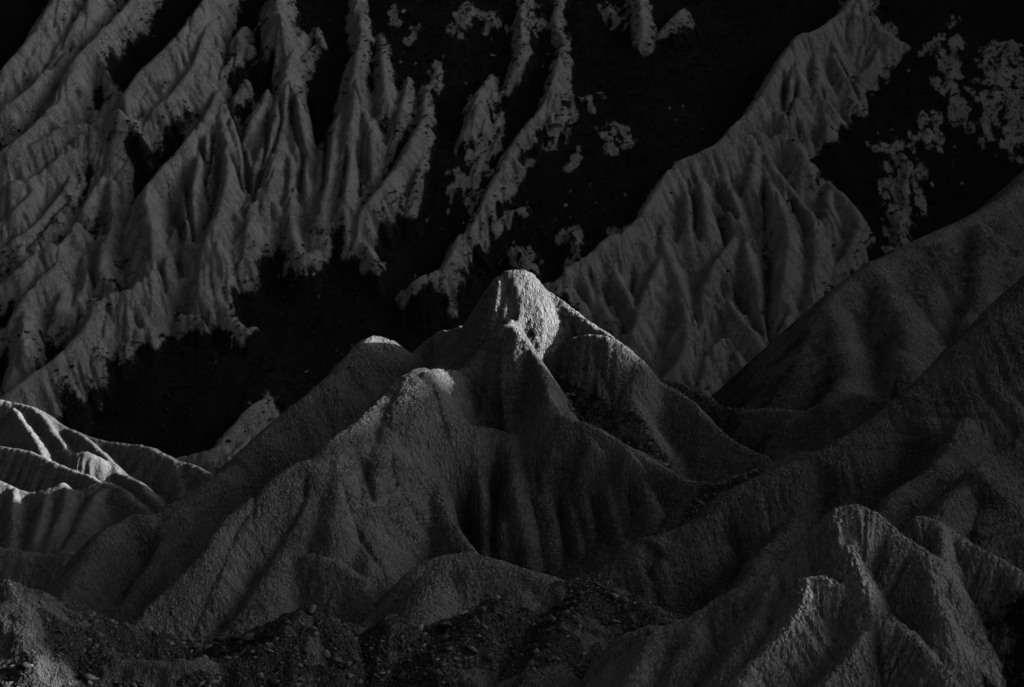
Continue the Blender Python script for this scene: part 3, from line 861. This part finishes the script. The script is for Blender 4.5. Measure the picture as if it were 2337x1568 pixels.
TF.ridge(pl([(20,1340,99.5),(40,1420,97),(60,1500,94.5),(60,1560,93)]), m=0.8, r=0.8, rill=0.3, seed=806)
TF.Z += 0.34 * fbm(TF.X / 3.2, TF.Y / 3.2, 21, 4) + 0.22 * np.abs(fbm(TF.X / 1.6, TF.Y / 1.6, 23, 3)) - 0.2
bare = fbm(TF.X / 3.0, TF.Y / 3.0, 29, 3)
def spot(px, py, D, rx, ry):
    p = at(px, py, D)
    return np.exp(-((TF.X - p[0]) / rx) ** 2 - ((TF.Y - p[1]) / ry) ** 2)
bare = bare - 0.15 + 1.3 * spot(330,1510,97,4.5,1.5) + 1.2 * spot(40,1440,97,1.8,4) + 1.2 * spot(1240,1530,97.5,2,1.6) + 0.9 * spot(1240,1350,106,2.2,1.2) + 0.6 * spot(1400,1400,104,1.2,2)
TF.attr['gravel'] = 1 - sstep(-0.2, 0.9, bare + 0.5 * fbm(TF.X / 0.9, TF.Y / 0.9, 37, 3))
TF.crust(0.22, 0.05)
o = TF.build('foreground_slope', M_fore, keep=(TF.Z > -55) & (TF.Y > 87.5))
o['label'] = 'gravel strewn foreground slope with bare clay patches'

# ------------------------------------------------------------------ fluted knoll, lower right
TK = Terrain(-2, 36, 78, 108, 0.075, -58.0)
def Kn(P, **k):
    k.setdefault('seed', 900 + Kn.i); Kn.i += 1
    k.setdefault('rill', 0.3); k.setdefault('lam', 0.8); k.setdefault('k', 0.15); k.setdefault('gd', 1.0)
    TK.ridge(P, **k)
Kn.i = 0
Kn(pl([(1425,1490,97.5),(1440,1440,98),(1515,1424,98),(1550,1417,98),(1585,1400,98.2),(1631,1371,98.4),(1691,1340,98.5),(1743,1326,98.5),(1775,1294,98.6),(1814,1252,98.8),(1842,1217,99),(1870,1192,99),(1895,1164,99),(1937,1151,99),(1965,1153,99),(2000,1168,98.8),(2025,1196,98.5),(2056,1217,98),(2084,1238,97.5),(2112,1262,96.8)]), m=1.8, r=1.7)
Kn(pl([(2050,1230,101),(2084,1180,101),(2112,1177,101),(2147,1190,100.5),(2183,1217,100),(2204,1231,99.5),(2253,1259,98.5),(2288,1275,98),(2330,1305,97)]), m=1.6, r=0.9)
Kn(pl([(1954,1170,98.7),(1940,1238,97.2),(1958,1284,96),(1985,1360,94)]), m=1.4, ml=1.8, mr=1.5, r=0.8)
Kn(pl([(1842,1318,95.5),(1873,1315,95.5),(1919,1329,95.2),(1951,1350,94.8),(1989,1368,94.3),(2025,1400,93.5),(2080,1440,92)]), m=1.6, r=0.75)
Kn(pl([(1842,1318,95.5),(1817,1392,93.5),(1782,1442,92.2),(1743,1487,91),(1690,1545,89.5)]), m=1.5, r=0.75)
Kn(pl([(1960,1460,91),(1986,1424,91.5),(2007,1412,91.6),(2042,1424,91.2),(2084,1449,90.4),(2119,1487,89.4),(2150,1530,88.5),(2170,1580,87)]), m=1.6, r=0.75)
Kn(pl([(1986,1424,91.5),(1954,1466,90.4),(1919,1512,89.3),(1880,1555,88)]), m=1.4, r=0.4)
Kn(pl([(1760,1310,98),(1740,1390,95.5),(1700,1450,93.5),(1640,1540,91)]), m=1.4, r=0.5)
Kn(pl([(1600,1395,98),(1580,1460,95.5),(1530,1540,93)]), m=1.3, r=0.5)
Kn(pl([(1500,1428,97.8),(1480,1480,95.5),(1440,1560,93)]), m=1.2, r=0.6)
Kn(pl([(2112,1262,96.8),(2130,1330,94.5),(2150,1400,92.5)]), m=1.5, r=0.4)
Kn(pl([(2150,1200,100),(2150,1270,97.5),(2170,1330,95.5)]), m=1.5, r=0.4)
TK.crust(0.3, 0.095, seed=9)
TK.attr['scrub'] = (0.1 + 0.8 * sstep(24.0, 28.0, TK.X + 1.6 * fbm(TK.X / 2, TK.Y / 2, 19, 3) + 0.25 * (96 - TK.Y))) * sstep(-36.0, -38.6, TK.Z)  # scrub tone here paints the shaded corner hollow dark, without any plants
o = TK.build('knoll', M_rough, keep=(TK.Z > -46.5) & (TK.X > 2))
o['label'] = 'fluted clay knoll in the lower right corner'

# ------------------------------------------------------------------ loose pieces
ICO = None


def ico():
    p = (1 + 5 ** 0.5) / 2
    v = np.array([(-1, p, 0), (1, p, 0), (-1, -p, 0), (1, -p, 0), (0, -1, p), (0, 1, p), (0, -1, -p), (0, 1, -p),
                  (p, 0, -1), (p, 0, 1), (-p, 0, -1), (-p, 0, 1)], float)
    v /= np.linalg.norm(v[0])
    f = np.array([(0, 11, 5), (0, 5, 1), (0, 1, 7), (0, 7, 10), (0, 10, 11), (1, 5, 9), (5, 11, 4), (11, 10, 2), (10, 7, 6), (7, 1, 8),
                  (3, 9, 4), (3, 4, 2), (3, 2, 6), (3, 6, 8), (3, 8, 9), (4, 9, 5), (2, 4, 11), (6, 2, 10), (8, 6, 7), (9, 8, 1)])
    return v, f


OCT_V = np.array([(1, 0, 0), (-1, 0, 0), (0, 1, 0), (0, -1, 0), (0, 0, 1), (0, 0, -1)], float)
OCT_F = np.array([(0, 2, 4), (2, 1, 4), (1, 3, 4), (3, 0, 4), (2, 0, 5), (1, 2, 5), (3, 1, 5), (0, 3, 5)])
NR = np.random.default_rng(11)


def tri_mesh(name, V, F, m):
    me = bpy.data.meshes.new(name)
    me.vertices.add(len(V)); me.vertices.foreach_set('co', V.astype(np.float32).ravel())
    me.loops.add(F.size); me.loops.foreach_set('vertex_index', F.astype(np.int32).ravel())
    me.polygons.add(len(F))
    me.polygons.foreach_set('loop_start', np.arange(0, F.size, 3, dtype=np.int32))
    me.polygons.foreach_set('loop_total', np.full(len(F), 3, np.int32))
    me.update(calc_edges=True)
    me.materials.append(m)
    return me


def many(P, S, V0, F0, flat=0.7, jit=0.35):
    n = len(P)
    V = np.repeat(V0[None], n, 0) * (1 + jit * (NR.random((n, len(V0), 1)) - 0.5) * 2)
    V = V * np.stack([NR.uniform(.7, 1.4, n), NR.uniform(.7, 1.4, n), np.full(n, flat)], -1)[:, None, :]
    a = NR.uniform(0, 6.28, n); c, s = np.cos(a)[:, None], np.sin(a)[:, None]
    tl = NR.normal(0, 0.35, n)[:, None]
    z = V[:, :, 2] + tl * V[:, :, 0]
    x = V[:, :, 0] * c - V[:, :, 1] * s; y = V[:, :, 0] * s + V[:, :, 1] * c
    V = np.stack([x, y, z], -1) * S[:, None, None] + P[:, None, :]
    F = F0[None] + (np.arange(n) * len(V0))[:, None, None]
    return V.reshape(-1, 3), F.reshape(-1, 3)


def leaf_clump(n_leaf, rng):
    """low bush: many small leaf faces spread through a flattened dome"""
    d = rng.normal(size=(n_leaf, 3)); d /= np.linalg.norm(d, axis=1)[:, None]
    d[:, 2] = np.abs(d[:, 2])
    c = d * rng.uniform(0.45, 1.0, (n_leaf, 1)) * np.array([1, 1, 0.75])
    a = rng.normal(size=(n_leaf, 3)); a /= np.linalg.norm(a, axis=1)[:, None]
    b = np.cross(a, d); b /= np.linalg.norm(b, axis=1)[:, None] + 1e-6
    s = rng.uniform(0.25, 0.5, (n_leaf, 1))
    V = np.stack([c - a * s, c + a * s, c + b * s * 1.2], 1).reshape(-1, 3)
    return V, np.arange(n_leaf * 3).reshape(-1, 3)


def scatter(T, attr, n, lo=0.5, cond=None):
    out = []
    A = T.attr[attr]
    while sum(len(o) for o in out) < n:
        x = T.x0 + NR.random(40000) * (T.nx - 1) * T.res
        y = T.y0 + NR.random(40000) * (T.ny - 1) * T.res
        k = T.height(x, y, A) > lo
        k &= np.abs(x) < 0.275 * y + 3
        if cond is not None:
            k &= cond(x, y)
        z = T.height(x, y)
        out.append(np.stack([x, y, z], -1)[k])
    return np.concatenate(out)[:n]


# scrub on the hillside
P = scatter(TH, 'scrub', 15000, 0.45, lambda x, y: y < 315)
TH.attr['fringe'] = blur(TH.attr['scrub'], 26)
P2 = scatter(TH, 'fringe', 2600, 0.12, lambda x, y: (y < 315) & (TH.height(x, y, TH.attr['scrub']) < 0.4))
P = np.concatenate([P, P2])
S = NR.uniform(0.14, 0.5, len(P))
Vs, Fs = [], []
base = [leaf_clump(11, NR) for _ in range(6)]
for i in range(6):
    V, F = many(P[i::6], S[i::6], base[i][0], base[i][1], flat=1.0, jit=0.15)
    Fs.append(F + sum(len(v) for v in Vs)); Vs.append(V)
o = bpy.data.objects.new('scrub', tri_mesh('scrub', np.concatenate(Vs), np.concatenate(Fs), M_shrub))
COL.objects.link(o); o['kind'] = 'stuff'
o['label'] = 'dense dark scrub covering the hollows of the far hillside'

# gravel on the near slope, the mound's foot and the gully
Pg = [scatter(TF, 'gravel', 22000, 0.4), scatter(TG, 'gravel', 3500, 0.5, lambda x, y: y > 112), scatter(TB, 'gravel', 1100, 0.3), scatter(TS, 'gravel', 1800, 0.5)]
P = np.concatenate(Pg)
S = np.exp(NR.normal(-2.75, 0.7, len(P)))
V, F = many(P, np.clip(S, 0.03, 0.38), OCT_V, OCT_F, flat=0.6, jit=0.5)
o = bpy.data.objects.new('gravel', tri_mesh('gravel', V, F, M_rock))
COL.objects.link(o); o['kind'] = 'stuff'
o['label'] = 'dark loose gravel strewn over the near slope and gullies'


def rock_mesh(seed, m):
    rng = np.random.default_rng(seed)
    v, f = ico()
    # one subdivision, then knocked about
    ed, V, F = {}, [tuple(x) for x in v], []
    def mid(a, b):
        k = (min(a, b), max(a, b))
        if k not in ed:
            q = (np.array(V[a]) + np.array(V[b])) / 2
            V.append(tuple(q / np.linalg.norm(q))); ed[k] = len(V) - 1
        return ed[k]
    for a, b, c in f:
        ab, bc, ca_ = mid(a, b), mid(b, c), mid(c, a)
        F += [(a, ab, ca_), (b, bc, ab), (c, ca_, bc), (ab, bc, ca_)]
    V = np.array(V)
    for _ in range(7):
        n = rng.normal(size=3); n /= np.linalg.norm(n)
        h = rng.uniform(0.35, 0.7)
        dd = V @ n
        V = V - np.clip(dd - h, 0, None)[:, None] * n
    V *= np.array([1.15, 0.85, 0.7])
    V += rng.normal(0, 0.03, V.shape)
    return tri_mesh('rock', V, np.array(F), m)


RM = [rock_mesh(i, M_rock) for i in range(5)]
PM = [rock_mesh(20 + i, M_pale_rock) for i in range(2)]


def rock(me, p, s, label, group=None, sink=0.25):
    o = bpy.data.objects.new('rock', me)
    o.location = (p[0], p[1], p[2] + s * (0.6 - sink))
    o.scale = (s, s, s)
    o.rotation_euler = (NR.normal(0, .2), NR.normal(0, .2), NR.uniform(0, 6.28))
    COL.objects.link(o)
    o['label'] = label; o['category'] = 'rock'
    if group:
        o['group'] = group
    return o


for px, py, s, me, lab in (
        (895, 1391, .30, PM[0], 'pale grey stone on top of the small gravel knob below the butte'),
        (1057, 1399, .34, PM[1], 'pale pointed stone on the gravel crest left of the front saddle'),
        (478, 1458, .22, PM[0], 'small white stone on the lowest dip of the gravel crest'),
        (1020, 1424, .40, RM[0], 'dark round boulder half buried beside the pale pointed stone'),
        (570, 1458, .46, RM[1], 'dark flat boulder on the gravel crest at the foot of the butte'),
        (940, 1392, .26, RM[2], 'dark angular stone just right of the pale stone on the gravel knob'),
        (712, 1390, .34, RM[3], 'dark jagged stone crowning the gravel hump left of the small knob')):
    p = TF.hit(px, py + 6)
    if p is not None:
        rock(me, p, s, lab)
P = scatter(TF, 'gravel', 90, 0.6, lambda x, y: (y > 90) & (y < 107))
for i, p in enumerate(P):
    rock(RM[i % 5], p, NR.uniform(0.12, 0.26), 'fist sized grey stone lying loose on the dark foreground gravel', 'loose stones on the foreground gravel')

# single bushes that stand apart on the bare spurs
bush = []
for i in range(4):
    V, F = leaf_clump(60, NR)
    V[:, :] *= 1.0
    bush.append(tri_mesh('shrub', V * np.array([1, 1, 0.9]), F, M_shrub))
DOTS = [(60,760),(75,775),(45,765),(90,800),(130,850),(150,862),(165,840),(120,870),(250,700),(480,470),(545,400),(1570,300),(1530,440),(1660,620),(1850,180),(1700,255),(1810,320),(1450,560),(1180,300),(1225,350),(905,300),(560,985),(600,940),(520,1010),(690,560),(1900,560)]
for i, (x, y) in enumerate(DOTS):
    p = TH.hit(x, y)
    if p is None:
        continue
    o = bpy.data.objects.new('shrub', bush[i % 4])
    o.location = (p[0], p[1], p[2] - 0.05)
    k = NR.uniform(0.22, 0.42)
    o.scale = (k, k, k * 0.9)
    o.rotation_euler = (0, 0, NR.uniform(0, 6.28))
    COL.objects.link(o)
    o['label'] = 'small dark bush standing alone on a pale bare spur of the hillside'
    o['category'] = 'shrub'
    o['group'] = 'single bushes on the bare spurs'
tt = sum(len(m.loops) - 2 * len(m.polygons) for m in bpy.data.meshes)
assert tt < 3.3e6, tt
print('TRIS', tt)
